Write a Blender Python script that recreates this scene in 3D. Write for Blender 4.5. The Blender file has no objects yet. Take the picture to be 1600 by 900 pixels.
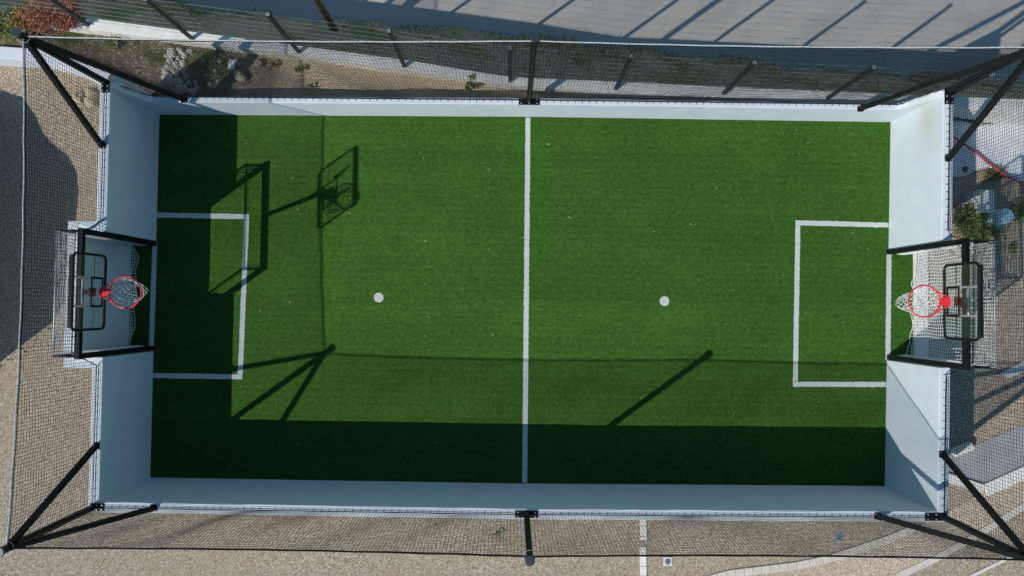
import bpy, math, random
import numpy as np
from mathutils import Vector, Matrix
random.seed(7); rng = np.random.default_rng(7)
S = bpy.context.scene; COL = S.collection
# ------------------------------------------------------------------ camera
H = 12.4; F = 1067.0
CX, CY = -0.2128, -0.1589
cam_d = bpy.data.cameras.new('camera'); cam = bpy.data.objects.new('camera', cam_d); COL.objects.link(cam)
cam.location = (CX, CY, H); cam.rotation_euler = (0.0283, -0.0011, 0.0123)
cam_d.sensor_width = 36; cam_d.lens = F / 1600 * 36; cam_d.clip_end = 500; cam_d.clip_start = 0.1
S.camera = cam
RM = np.array(cam.rotation_euler.to_matrix())
def at(u, v, z=0.0):
    """survey helper: the place at height z that the photo shows at (u, v)"""
    d = RM @ np.array([(u - 800) / F, -(v - 450) / F, -1.0]); t = (z - H) / d[2]
    return (CX + d[0] * t, CY + d[1] * t, z)
# ------------------------------------------------------------------ helpers
class MB:
    def __init__(s): s.v = []; s.f = []
    def add(s, vs, fs):
        n = len(s.v); s.v += [tuple(p) for p in vs]; s.f += [tuple(i + n for i in f) for f in fs]; return s
    def box(s, c, d, rz=0.0, M=None):
        x, y, z = d[0] / 2, d[1] / 2, d[2] / 2
        vs = [Vector((a * x, b * y, e * z)) for a in (-1, 1) for b in (-1, 1) for e in (-1, 1)]
        R = M if M is not None else Matrix.Rotation(rz, 3, 'Z')
        vs = [R @ p + Vector(c) for p in vs]
        return s.add(vs, [(0, 1, 3, 2), (4, 6, 7, 5), (0, 4, 5, 1), (2, 3, 7, 6), (0, 2, 6, 4), (1, 5, 7, 3)])
    def prism(s, poly, z0, z1):
        """poly ccw list of (x, y); z0/z1 numbers or lists per vertex"""
        n = len(poly)
        a = z0 if hasattr(z0, '__len__') else [z0] * n; b = z1 if hasattr(z1, '__len__') else [z1] * n
        vs = [(p[0], p[1], a[i]) for i, p in enumerate(poly)] + [(p[0], p[1], b[i]) for i, p in enumerate(poly)]
        return s.add(vs, [tuple(range(n))[::-1], tuple(range(n, 2 * n))] + [(i, (i + 1) % n, n + (i + 1) % n, n + i) for i in range(n)])
    def poly(s, pts): return s.add(pts, [tuple(range(len(pts)))])
    def tube(s, pts, r, n=6, caps=True, rot=0.0, closed=False):
        pts = [Vector(p) for p in pts]; m = len(pts)
        rs = r if hasattr(r, '__len__') else [r] * m
        base = len(s.v); ref = None
        for i, p in enumerate(pts):
            if closed: t = pts[(i + 1) % m] - pts[i - 1]
            else: t = pts[min(i + 1, m - 1)] - pts[max(i - 1, 0)]
            t.normalize()
            if ref is None:
                ref = Vector((0, 0, 1)) if abs(t.z) < 0.9 else Vector((1, 0, 0))
            a = t.cross(ref)
            if a.length < 1e-5: a = t.cross(Vector((0, 1, 0.3)))
            a.normalize(); b = a.cross(t); b.normalize(); ref = b
            for k in range(n):
                q = 2 * math.pi * k / n + rot
                s.v.append(tuple(p + (a * math.cos(q) + b * math.sin(q)) * rs[i]))
        for i in range(m if closed else m - 1):
            j = (i + 1) % m
            for k in range(n):
                s.f.append((base + i * n + k, base + i * n + (k + 1) % n, base + j * n + (k + 1) % n, base + j * n + k))
        if caps and not closed:
            s.f.append(tuple(base + k for k in range(n))[::-1]); s.f.append(tuple(base + (m - 1) * n + k for k in range(n)))
        return s
    def bar(s, a, b, w):               # square bar
        return s.tube([a, b], w / math.sqrt(2), 4, True, math.pi / 4)
    def disc(s, c, r, h, n=20, axis=(0, 0, 1)):
        c = Vector(c); ax = Vector(axis).normalized()
        return s.tube([c, c + ax * h], r, n)
    def rock(s, c, r, seed, sub=2):
        R = random.Random(seed); N = 6 * sub; vs = []; fs = []
        ph = [R.uniform(0, 6.28) for _ in range(6)]
        rot = Matrix.Rotation(R.uniform(0, 6.28), 3, 'Z')
        for i in range(N + 1):
            th = math.pi * i / N
            for j in range(2 * N):
                p = math.pi * j / N
                d = Vector((math.sin(th) * math.cos(p), math.sin(th) * math.sin(p), math.cos(th)))
                k = 1 + .13 * math.sin(3 * d.x + ph[0]) + .11 * math.sin(4 * d.y + ph[1]) + .09 * math.sin(5 * d.z + 3 * d.x + ph[2]) + .07 * math.sin(9 * d.y - 7 * d.x + ph[3]) + .05 * math.sin(13 * d.z + 11 * d.x + ph[4]) + R.uniform(-.03, .03)
                q = rot @ Vector((d.x * r[0] * k, d.y * r[1] * k, d.z * r[2] * k)); vs.append(q + Vector(c))
        for i in range(N):
            for j in range(2 * N):
                j2 = (j + 1) % (2 * N); fs.append((i * 2 * N + j, (i + 1) * 2 * N + j, (i + 1) * 2 * N + j2, i * 2 * N + j2))
        return s.add(vs, fs)
    def leaf(s, c, d, l, w, up):
        d = Vector(d).normalized(); side = d.cross(Vector(up))
        if side.length < 1e-4: side = Vector((1, 0, 0))
        side.normalize(); c = Vector(c); nrm = side.cross(d)
        return s.add([c, c + d * l * .5 + side * w * .5 + nrm * l * .05, c + d * l, c + d * l * .5 - side * w * .5 + nrm * l * .05], [(0, 1, 2, 3)])
    def build(s, name, mat, parent=None, smooth=False, loc=None, bevel=0):
        me = bpy.data.meshes.new(name); o = Vector(loc) if loc is not None else Vector((0, 0, 0))
        if loc is not None: me.from_pydata([tuple(Vector(p) - o) for p in s.v], [], s.f)
        else: me.from_pydata(s.v, [], s.f)
        me.validate(); me.update()
        if smooth: me.polygons.foreach_set('use_smooth', [True] * len(me.polygons))
        if isinstance(mat, (list, tuple)):
            for m in mat: me.materials.append(m)
        else: me.materials.append(mat)
        ob = bpy.data.objects.new(name, me); COL.objects.link(ob)
        if parent is not None: ob.parent = parent; 
        elif loc is not None: ob.location = o
        if bevel:
            b = ob.modifiers.new('bevel', 'BEVEL'); b.width = bevel; b.segments = 2; b.limit_method = 'ANGLE'
        return ob
def tag(o, label=None, cat=None, group=None, kind=None):
    if label: o['label'] = label
    if cat: o['category'] = cat
    if group: o['group'] = group
    if kind: o['kind'] = kind
    return o
def empty(name, loc=(0, 0, 0), label=None, cat=None, group=None):
    o = bpy.data.objects.new(name, None); COL.objects.link(o); o.location = loc
    o.empty_display_size = .2
    return tag(o, label, cat, group)
class Part(MB):
    """mesh given in world coordinates, linked under an Empty placed at the thing's base"""
    def under(s, name, mat, parent, smooth=False, bevel=0, base=None):
        b = base if base is not None else parent.location
        o = MB(); o.v = [(p[0] - b[0], p[1] - b[1], p[2] - b[2]) for p in s.v]; o.f = s.f
        return o.build(name, mat, parent, smooth, None, bevel)
# ------------------------------------------------------------------ materials
def newmat(name):
    m = bpy.data.materials.new(name); m.use_nodes = True; nt = m.node_tree; nt.nodes.clear()
    out = nt.nodes.new('ShaderNodeOutputMaterial'); p = nt.nodes.new('ShaderNodeBsdfPrincipled')
    nt.links.new(p.outputs[0], out.inputs[0]); return m, nt, p, out
class G:
    def __init__(s, nt): s.nt = nt; s.tc = nt.nodes.new('ShaderNodeTexCoord')
    def n(s, t, **kw):
        x = s.nt.nodes.new(t)
        for k, v in kw.items(): setattr(x, k, v)
        return x
    def l(s, a, b): s.nt.links.new(a, b)
    def pos(s, scale=(1, 1, 1), rot=(0, 0, 0)):
        g = s.n('ShaderNodeNewGeometry'); m = s.n('ShaderNodeMapping'); m.inputs['Scale'].default_value = scale; m.inputs['Rotation'].default_value = rot
        s.l(g.outputs['Position'], m.inputs[0]); return m.outputs[0]
    def noise(s, scale, detail=4, rough=.6, vec=None, dist=0):
        x = s.n('ShaderNodeTexNoise'); x.inputs['Scale'].default_value = scale; x.inputs['Detail'].default_value = detail; x.inputs['Roughness'].default_value = rough; x.inputs['Distortion'].default_value = dist
        s.l(vec if vec is not None else s.pos(), x.inputs['Vector']); return x.outputs['Fac']
    def voro(s, scale, feat='F1', out='Color', vec=None):
        x = s.n('ShaderNodeTexVoronoi', feature=feat); x.inputs['Scale'].default_value = scale
        s.l(vec if vec is not None else s.pos(), x.inputs['Vector']); return x.outputs[out]
    def ramp(s, fac, stops, interp='LINEAR'):
        x = s.n('ShaderNodeValToRGB'); e = x.color_ramp.elements; x.color_ramp.interpolation = interp
        while len(e) < len(stops): e.new(.5)
        for k, (p, c) in enumerate(stops): e[k].position = p; e[k].color = (*c, 1) if len(c) == 3 else c
        s.l(fac, x.inputs[0]); return x.outputs[0]
    def mix(s, fac, a, b, mode='MIX'):
        x = s.n('ShaderNodeMix', data_type='RGBA', blend_type=mode)
        for sock, v in ((x.inputs[0], fac), (x.inputs[6], a), (x.inputs[7], b)):
            if isinstance(v, (int, float)): sock.default_value = v
            elif isinstance(v, (tuple, list)): sock.default_value = (*v, 1)
            else: s.l(v, sock)
        return x.outputs[2]
    def math(s, op, a, b=0.0, clamp=False):
        x = s.n('ShaderNodeMath', operation=op, use_clamp=clamp)
        for sock, v in ((x.inputs[0], a), (x.inputs[1], b)):
            if isinstance(v, (int, float)): sock.default_value = v
            else: s.l(v, sock)
        return x.outputs[0]
    def bump(s, p, h, dist=.01, strength=1.0):
        b = s.n('ShaderNodeBump'); b.inputs['Distance'].default_value = dist; b.inputs['Strength'].default_value = strength
        s.l(h, b.inputs['Height']); s.l(b.outputs[0], p.inputs['Normal'])
def simple(name, col, rough=.6, var=.15, scale=20, metal=0, bumpd=0, spec=.5):
    m, nt, p, out = newmat(name); g = G(nt)
    f = g.noise(scale, 4)
    c = g.ramp(f, [(.3, tuple(max(0, x * (1 - var)) for x in col)), (.7, tuple(min(1, x * (1 + var)) for x in col))])
    g.l(c, p.inputs['Base Color']); p.inputs['Roughness'].default_value = rough; p.inputs['Metallic'].default_value = metal
    p.inputs['Specular IOR Level'].default_value = spec
    if bumpd: g.bump(p, f, bumpd)
    return m
def m_turf(name, cols, pile=False):
    m, nt, p, out = newmat(name); g = G(nt)
    fib = g.noise(120, 3, .8, g.pos((1, .85, 1))); big = g.noise(1.1, 3, .5); mid = g.noise(14, 4, .65, g.pos((.8, 1.2, 1)))
    rows = g.n('ShaderNodeTexWave', wave_type='BANDS', bands_direction='Y'); rows.inputs['Scale'].default_value = 2.6; rows.inputs['Distortion'].default_value = 1.2; rows.inputs['Detail'].default_value = 2
    g.l(g.pos((.15, 1, 1)), rows.inputs[0])
    f = g.math('ADD', g.math('MULTIPLY', fib, 1.0), g.math('MULTIPLY', g.math('SUBTRACT', mid, .5), .22))
    f = g.math('ADD', f, g.math('MULTIPLY', g.math('SUBTRACT', rows.outputs['Fac'], .5), .018))
    f = g.math('ADD', f, g.math('MULTIPLY', g.math('SUBTRACT', g.noise(1.1, 3, .55, g.pos((.1, 1.5, 1))), .5), .10))
    f = g.math('ADD', f, g.math('MULTIPLY', g.math('SUBTRACT', g.noise(.55, 3, .6), .5), .08))
    c = g.ramp(f, [(.36, cols[0]), (.5, cols[1]), (.66, cols[2])])
    c = g.mix(g.math('MULTIPLY', big, .25), c, cols[3])
    p.inputs['Roughness'].default_value = .75; p.inputs['Specular IOR Level'].default_value = .1
    g.bump(p, f, .02, .8)
    if not pile: g.l(c, p.inputs['Base Color']); return m
    # turf normals leaned toward the sun, with a green plastic sheen, to deepen sun-shade contrast
    b = p.inputs['Normal'].links[0].from_socket
    ad = g.n('ShaderNodeVectorMath', operation='ADD'); g.l(b, ad.inputs[0]); ad.inputs[1].default_value = (-.36, -.27, 0)
    no = g.n('ShaderNodeVectorMath', operation='NORMALIZE'); g.l(ad.outputs[0], no.inputs[0]); g.l(no.outputs[0], p.inputs['Normal'])
    g.l(g.mix(1.0, c, (.29, .26, .29), 'MULTIPLY'), p.inputs['Base Color'])
    gl = g.n('ShaderNodeBsdfGlossy'); gl.inputs['Roughness'].default_value = .52; g.l(no.outputs[0], gl.inputs['Normal'])
    g.l(g.mix(1.0, c, (.56, .50, .56), 'MULTIPLY'), gl.inputs[0])
    a_ = g.n('ShaderNodeAddShader'); g.l(p.outputs[0], a_.inputs[0]); g.l(gl.outputs[0], a_.inputs[1]); g.l(a_.outputs[0], out.inputs[0])
    return m
TURF = m_turf('turf_green', [(.007, .042, .003), (.038, .136, .012), (.13, .32, .06), (.055, .16, .013)], True)
LINE = m_turf('turf_white', [(.46, .50, .48), (.66, .71, .69), (.82, .87, .85), (.68, .72, .70)])
def m_wall():
    m, nt, p, out = newmat('white_render'); g = G(nt)
    f = g.noise(3.5, 5, .6); fine = g.noise(120, 3, .6)
    streak = g.noise(2.0, 4, .6, g.pos((5, 5, .4)))
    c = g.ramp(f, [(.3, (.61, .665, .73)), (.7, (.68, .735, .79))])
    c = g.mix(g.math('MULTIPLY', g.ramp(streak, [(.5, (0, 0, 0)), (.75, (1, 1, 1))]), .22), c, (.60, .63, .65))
    # one damp stain at the far end of the right-hand end wall
    d = g.n('ShaderNodeVectorMath', operation='DISTANCE'); g.l(g.pos((1, .55, .9)), d.inputs[0]); d.inputs[1].default_value = (6.68, 3.02 * .55, 1.12 * .9)
    bl = g.math('SUBTRACT', g.math('ADD', .40, g.math('MULTIPLY', g.noise(6, 5, .65), .35)), g.math('MULTIPLY', d.outputs['Value'], 1.6), True)
    c = g.mix(g.math('MULTIPLY', bl, 1.1, True), c, (.55, .52, .46))
    g.l(c, p.inputs['Base Color']); p.inputs['Roughness'].default_value = .8; p.inputs['Specular IOR Level'].default_value = .25
    g.bump(p, fine, .002, .6); return m
WALL = m_wall()
def m_gravel(name, tint=(1, 1, 1), scale=48, big=.5):
    m, nt, p, out = newmat(name); g = G(nt)
    v = g.voro(scale); sep = g.n('ShaderNodeSeparateColor'); g.l(v, sep.inputs[0])
    dist = g.voro(scale, 'F1', 'Distance'); edge = g.voro(scale, 'DISTANCE_TO_EDGE', 'Distance')
    T = lambda c: tuple(a * b for a, b in zip(c, tint))
    c = g.ramp(sep.outputs[0], [(0, T((.16, .125, .09))), (.25, T((.34, .27, .195))), (.55, T((.47, .385, .285))), (.8, T((.57, .49, .39))), (1, T((.72, .66, .58)))])
    c = g.mix(g.ramp(edge, [(0, (1, 1, 1)), (.012 * 48 / scale * 6, (0, 0, 0))]), c, T((.12, .095, .07)))
    c = g.mix(g.math('MULTIPLY', g.ramp(g.noise(big, 5, .6), [(.35, (0, 0, 0)), (.7, (1, 1, 1))]), .4), c, T((.36, .28, .20)))
    c = g.mix(g.math('MULTIPLY', g.ramp(g.noise(7, 4, .7), [(.45, (0, 0, 0)), (.75, (1, 1, 1))]), .25), c, T((.26, .21, .16)))
    g.l(c, p.inputs['Base Color']); p.inputs['Roughness'].default_value = .9; p.inputs['Specular IOR Level'].default_value = .2
    g.bump(p, dist, .012, .7); return m
GRAVEL = m_gravel('brown_gravel', (1,1,1), 60); PATH = m_gravel('pale_pebble_paving', (1.32, 1.3, 1.32), 66)
def m_road():
    m, nt, p, out = newmat('worn_asphalt'); g = G(nt)
    f = g.noise(75, 3, .75); st = g.noise(1.6, 5, .6, g.pos((.12, 1.6, 1), (0, 0, -.07))); pt = g.noise(.6, 3)
    c = g.ramp(f, [(.25, (.25, .23, .21)), (.5, (.45, .415, .375)), (.75, (.62, .58, .53))])
    c = g.mix(g.math('MULTIPLY', g.ramp(st, [(.42, (0, 0, 0)), (.62, (1, 1, 1))]), .35), c, (.34, .315, .295))
    c = g.mix(g.math('MULTIPLY', pt, .25), c, (.46, .43, .41))
    nv = g.n('ShaderNodeTexNoise'); nv.inputs['Scale'].default_value = 1.3; nv.inputs['Detail'].default_value = 5; g.l(g.pos(), nv.inputs['Vector'])
    vv = g.n('ShaderNodeVectorMath', operation='ADD'); g.l(g.pos(), vv.inputs[0]); g.l(nv.outputs['Color'], vv.inputs[1])
    cr = g.voro(.35, 'DISTANCE_TO_EDGE', 'Distance', vv.outputs[0])
    c = g.mix(g.math('MULTIPLY', g.ramp(cr, [(0, (1, 1, 1)), (.006, (0, 0, 0))]), .28), c, (.16, .15, .14))
    oil = g.ramp(g.noise(.9, 4, .6, g.pos((.5, 1, 1))), [(.56, (0, 0, 0)), (.7, (1, 1, 1))]); c = g.mix(g.math('MULTIPLY', oil, .3), c, (.27, .25, .235))
    g.l(c, p.inputs['Base Color']); p.inputs['Roughness'].default_value = .85; g.bump(p, f, .006, .6); return m
ROAD = m_road()
def m_soil(name, a, b, cgrass, amt, gs=1.5):
    m, nt, p, out = newmat(name); g = G(nt)
    f = g.noise(28, 6, .75); cl = g.noise(gs, 4, .6)
    c = g.ramp(f, [(.28, a), (.5, tuple((x + y) / 2 for x, y in zip(a, b))), (.72, b)])
    gr = g.ramp(g.noise(60, 3, .7), [(.3, tuple(x * .4 for x in cgrass)), (.7, tuple(x * 1.5 for x in cgrass))])
    c = g.mix(g.ramp(cl, [(.62 - amt * .3, (0, 0, 0)), (.72 - amt * .2, (1, 1, 1))]), c, gr)
    g.l(c, p.inputs['Base Color']); p.inputs['Roughness'].default_value = .95; p.inputs['Specular IOR Level'].default_value = .1
    g.bump(p, f, .02, .6); return m
VERGE = m_soil('verge_soil', (.20, .145, .10), (.56, .44, .33), (.16, .20, .06), .45, 1.1)
SOIL = m_soil('dark_soil', (.035, .027, .02), (.17, .13, .095), (.05, .075, .025), .12, 1.7)
SAND = m_soil('tan_soil', (.28, .22, .15), (.58, .49, .37), (.12, .14, .06), .08, 2.0)
def m_conc(name, lo, hi, sc=6):
    m, nt, p, out = newmat(name); g = G(nt)
    f = g.noise(sc, 6, .7); c = g.ramp(f, [(.3, lo), (.7, hi)])
    fine = g.noise(90, 3, .7); c = g.mix(g.math('MULTIPLY', g.ramp(fine, [(.55, (0, 0, 0)), (.8, (1, 1, 1))]), .3), c, tuple(x * .6 for x in lo))
    g.l(c, p.inputs['Base Color']); p.inputs['Roughness'].default_value = .85; g.bump(p, f, .01, .5); return m
CONC = m_conc('pale_concrete', (.60, .58, .54), (.78, .76, .72)); SHADEC = m_conc('shade_grey_concrete', (.25, .265, .275), (.38, .395, .405), 2)  # the grey one carries shade in its colour
PALEK = m_conc('pale_kerb', (.52, .47, .41), (.68, .63, .56)); WHITEK = m_conc('white_kerb', (.68, .65, .60), (.82, .80, .76)); TARP = m_conc('white_tarp', (.68, .72, .76), (.88, .89, .90), 4)
BLACK = simple('black_steel', (.008, .009, .0095), .5, .3, 12, spec=.25); DGREEN = simple('green_steel', (.018, .028, .027), .4, .25, 15)
NETB = simple('black_netting', (.010, .011, .012), .8, .2, 40, spec=.1); NETW = simple('white_netting', (.80, .80, .78), .8, .1, 40, spec=.1)
CABLE = simple('pale_cable', (.50, .54, .55), .5, .15, 30); BOLT = simple('zinc_bolt', (.65, .67, .68), .35, .15, 60, .6)
CAPM = simple('grey_cap', (.03, .042, .052), .45, .2, 20)
RED = simple('red_paint', (.78, .035, .04), .4, .1, 30); WIRE = simple('green_wire', (.20, .26, .23), .5, .2, 30)
GREYB = simple('grey_bar', (.45, .47, .49), .45, .1, 30, .3)
WOOD = simple('weathered_wood', (.15, .095, .055), .85, .5, 14, bumpd=.01)
ROCKM = m_conc('grey_stone', (.32, .30, .26), (.58, .55, .49), 9); ROCKT = m_conc('tan_stone', (.38, .31, .20), (.58, .50, .36), 9); ROCKR = m_conc('reddish_stone', (.13, .075, .055), (.25, .17, .13), 9)
PAPER = simple('white_paper', (.78, .80, .82), .8, .05, 20); HOSE = simple('pink_hose', (.55, .07, .12), .5, .2, 20); BUCK = simple('pale_blue_plastic', (.50, .68, .76), .45, .1, 8)
DARKIN = simple('bucket_inside', (.10, .20, .24), .5, .1, 8); DRAINM = simple('drain_metal', (.28, .36, .42), .5, .3, 30, .2)
STRAW = simple('dry_straw', (.55, .52, .38), .8, .3, 60)
def leafmat(name, a, b):
    m, nt, p, out = newmat(name); g = G(nt)
    i = g.n('ShaderNodeObjectInfo'); f = g.noise(16, 4, .7)
    g.l(g.ramp(f, [(.3, a), (.7, b)]), p.inputs['Base Color']); p.inputs['Roughness'].default_value = .6
    tr = g.n('ShaderNodeBsdfTranslucent'); g.l(g.ramp(f, [(.3, a), (.7, b)]), tr.inputs[0])
    mx = g.n('ShaderNodeMixShader'); mx.inputs[0].default_value = .25; g.l(p.outputs[0], mx.inputs[1]); g.l(tr.outputs[0], mx.inputs[2]); g.l(mx.outputs[0], out.inputs[0]); return m
LGREEN = leafmat('green_leaves', (.06, .13, .025), (.24, .34, .09)); LRED = leafmat('red_leaves', (.16, .035, .03), (.40, .13, .11)); LORANGE = leafmat('orange_leaves', (.22, .07, .02), (.58, .28, .10))
LOLIVE = leafmat('olive_leaves', (.10, .10, .02), (.30, .26, .08)); LGRASS = leafmat('grass_blades', (.07, .12, .025), (.22, .27, .07)); LDRY = leafmat('dry_grass', (.22, .16, .09), (.45, .36, .2))
def m_glass():
    m, nt, p, out = newmat('tinted_board_glass'); nt.nodes.remove(p); g = G(nt)
    t = g.n('ShaderNodeBsdfTransparent'); t.inputs[0].default_value = (.955, .975, .97, 1)
    d = g.n('ShaderNodeBsdfDiffuse'); d.inputs[0].default_value = (.42, .50, .47, 1)
    gl = g.n('ShaderNodeBsdfGlossy'); gl.inputs['Roughness'].default_value = .03; gl.inputs[0].default_value = (.9, .95, .95, 1)
    a = g.n('ShaderNodeMixShader'); a.inputs[0].default_value = .02; g.l(t.outputs[0], a.inputs[1]); g.l(d.outputs[0], a.inputs[2])
    fr = g.n('ShaderNodeLayerWeight'); fr.inputs[0].default_value = .5; fac = g.math('ADD', g.math('MULTIPLY', g.math('POWER', fr.outputs['Facing'], 3.0), .18), .04)
    b = g.n('ShaderNodeMixShader'); g.l(fac, b.inputs[0]); g.l(a.outputs[0], b.inputs[1]); g.l(gl.outputs[0], b.inputs[2]); g.l(b.outputs[0], out.inputs[0]); return m
GLASS = m_glass()
# ------------------------------------------------------------------ light
SX, SY = .943, .70                       # shadow shift per metre of height
el = math.atan(1 / math.hypot(SX, SY)); az = math.atan2(-SX, -SY)
w = bpy.data.worlds.new('World'); S.world = w; w.use_nodes = True
nt = w.node_tree; bg = nt.nodes['Background']; sky = nt.nodes.new('ShaderNodeTexSky'); sky.sky_type = 'NISHITA'
sky.sun_disc = False; sky.sun_elevation = el; sky.sun_rotation = az % (2 * math.pi); sky.air_density = 1.0; sky.dust_density = 0.0; sky.ozone_density = 4.0
tint = nt.nodes.new('ShaderNodeMix'); tint.data_type = 'RGBA'; tint.blend_type = 'MULTIPLY'; tint.inputs[0].default_value = 1.0; tint.inputs[7].default_value = (1.0, 1.22, 1.12, 1)
nt.links.new(sky.outputs[0], tint.inputs[6]); nt.links.new(tint.outputs[2], bg.inputs[0]); bg.inputs[1].default_value = 0.115
sd = bpy.data.lights.new('sun', 'SUN'); sd.energy = 5.0; sd.angle = math.radians(.5); sd.color = (1, .955, .88)
so = bpy.data.objects.new('sun', sd); COL.objects.link(so); so.location = (-20, -15, 22)
so.rotation_euler = Vector((SX, SY, -1)).to_track_quat('-Z', 'Y').to_euler()
S.view_settings.view_transform = 'Standard'; S.view_settings.look = 'None'; S.view_settings.exposure = -0.36; S.view_settings.gamma = 1.0
# ------------------------------------------------------------------ court: turf and markings
TL, TR, BL, BR, MT, MBt = (-6.682, 3.28), (6.682, 3.312), (-6.672, -3.301), (6.554, -3.292), (.049, 3.327), (.068, -3.327)
HW = 1.54; HL = .77; TH = .17; THL = .11
GY0, GY1 = -1.03, .965                   # goal opening in the end walls
def lx(y): return BL[0] + (TL[0] - BL[0]) * (y - BL[1]) / (TL[1] - BL[1])
def rx(y): return BR[0] + (TR[0] - BR[0]) * (y - BR[1]) / (TR[1] - BR[1])
turf = MB(); RB = -7.13; RR = 7.08
turf.poly([(*BL, .012), (*MBt, .012), (*BR, .012), (rx(GY0), GY0, .012), (RR, GY0, .012), (RR, GY1, .012), (rx(GY1), GY1, .012), (*TR, .012), (*MT, .012), (*TL, .012), (lx(GY1), GY1, .012), (RB, GY1, .012), (RB, GY0, .012), (lx(GY0), GY0, .012)])
turf = tag(turf.build('artificial_turf', TURF), kind='structure')
def marking(a, b, wd):
    m = MB(); a = Vector((*a, .016)); b = Vector((*b, .016)); d = (b - a); L = d.length; d.normalize(); s = Vector((-d.y, d.x, 0)); n = int(L / .012)
    vs = []
    for i in range(n + 1):
        p = a + d * L * i / n; vs += [p + s * (wd / 2 + random.gauss(0, .0045)), p - s * (wd / 2 + random.gauss(0, .0045))]
    m.add(vs, [(2 * i, 2 * i + 1, 2 * i + 3, 2 * i + 2) for i in range(n)]); m.build('line_marking', LINE, turf)
LW = .09
marking((.05, 3.31), (.068, -3.31), LW)
marking((lx(1.44) + .01, 1.44), (-5.0, 1.43), LW); marking((-5.043, 1.385), (-5.095, -1.43), LW); marking((lx(-1.475) + .01, -1.47), (-5.055, -1.475), LW)
marking((rx(1.435) - .01, 1.42), (4.94, 1.445), LW); marking((4.985, 1.40), (4.94, -1.435), LW); marking((rx(-1.48) - .01, -1.47), (4.895, -1.485), LW)
marking((-6.70, .96), (-6.715, -1.02), LW); marking((6.645, .96), (6.615, -1.02), LW)
for u, v in ((592, 465), (1038, 470.5)):
    c = at(u, v); m = MB(); m.poly([(c[0] + (.088 + random.uniform(-.005, .005)) * math.cos(k * math.pi / 16), c[1] + (.088 + random.uniform(-.005, .005)) * math.sin(k * math.pi / 16), .0162) for k in range(32)]); m.build('penalty_spot', LINE, turf)
lit = MB()
for i in range(210):
    x, y = random.uniform(-6.6, 6.5), random.uniform(-3.2, 3.2); a = random.uniform(0, 6.28)
    lit.leaf((x, y, .022), (math.cos(a), math.sin(a), .05), random.uniform(.01, .032) if random.random() < .9 else random.uniform(.05, .085), random.uniform(.005, .012), (0, 0, 1))
tag(lit.build('straw_litter', STRAW), 'scattered pale straw bits lying on the green turf', 'litter', kind='stuff')
# ------------------------------------------------------------------ court walls
def strip(a, b, t, z0, z1, side):       # wall between two plan points, thickness t to the given side (unit vec)
    pass
lw = MB(); ox = -TH
def quad(m, p, z0, z1):
    # keep counter-clockwise
    A = sum(p[i][0] * p[(i + 1) % len(p)][1] - p[(i + 1) % len(p)][0] * p[i][1] for i in range(len(p)))
    m.prism(p if A > 0 else p[::-1], z0, z1)
YT, YB = 3.28 + .12, -3.301 - TH
quad(lw, [(lx(GY1), GY1), TL, (TL[0], YT), (TL[0] - TH, YT), (lx(GY1) - TH, GY1 + TH), (RB, GY1 + TH), (RB, GY1)], -.2, HW)
quad(lw, [(lx(GY0), GY0), BL, (BL[0], YB), (BL[0] - TH, YB), (lx(GY0) - TH, GY0 - TH), (RB, GY0 - TH), (RB, GY0)], -.2, HW)
quad(lw, [(RB, GY0 - TH), (RB - TH, GY0 - TH), (RB - TH, GY1 + TH), (RB, GY1 + TH)], -.2, HW)
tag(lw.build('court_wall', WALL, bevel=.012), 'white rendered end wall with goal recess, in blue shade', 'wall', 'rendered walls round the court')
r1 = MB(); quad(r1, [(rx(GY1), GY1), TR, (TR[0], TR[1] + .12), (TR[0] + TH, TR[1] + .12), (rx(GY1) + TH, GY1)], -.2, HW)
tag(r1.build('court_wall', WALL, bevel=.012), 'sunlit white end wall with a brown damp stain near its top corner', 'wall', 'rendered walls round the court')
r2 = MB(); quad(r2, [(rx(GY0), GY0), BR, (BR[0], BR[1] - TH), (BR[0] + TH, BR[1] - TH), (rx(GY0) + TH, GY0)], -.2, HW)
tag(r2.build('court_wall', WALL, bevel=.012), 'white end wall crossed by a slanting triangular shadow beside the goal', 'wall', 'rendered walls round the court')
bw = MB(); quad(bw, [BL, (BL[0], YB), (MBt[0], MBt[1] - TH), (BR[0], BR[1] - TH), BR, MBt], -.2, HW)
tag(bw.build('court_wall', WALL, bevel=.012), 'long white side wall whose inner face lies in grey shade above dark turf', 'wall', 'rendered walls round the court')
tw = MB()
xs = [TL[0]] + [TL[0] + d for d in (.03, .07, .12, .17, .22, .27)] + [-5, -2, .049, 2, 5] + [TR[0] - d for d in (.34, .27, .21, .15, .10, .05)] + [TR[0]]
def ty(x): return np.interp(x, [TL[0], .049, TR[0]], [TL[1], 3.327, TR[1]])
def tz(x):
    l = np.interp(x - TL[0], [0, .03, .07, .12, .17, .22, .27], [HW, HW - .06, HW - .22, HW - .42, HW - .60, HW - .72, HL])
    r = np.interp(TR[0] - x, [0, .05, .10, .15, .21, .27, .34], [HW, HW - .10, HW - .25, HW - .42, HW - .59, HW - .71, HL])
    return float(max(l, r))
vs = []; n = len(xs)
for x in xs:
    y = float(ty(x)); z = tz(x); t = THL + .16 * max(0, (z - HL) / (HW - HL)) * (1 if x < 0 else 0)
    vs += [(x, y, -.2), (x, y, z), (x, y + t, z), (x, y + t, -.2)]
fs = [(0, 1, 2, 3), tuple(4 * (n - 1) + k for k in (3, 2, 1, 0))]
for i in range(n - 1):
    for k in range(4): fs.append((4 * i + k, 4 * i + 4 + k, 4 * i + 4 + (k + 1) % 4, 4 * i + (k + 1) % 4))
tw.add(vs, fs); tag(tw.build('court_wall', WALL, bevel=.008), 'low white side wall beside the road, ends swept up to the corners', 'wall', 'rendered walls round the court')
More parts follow.
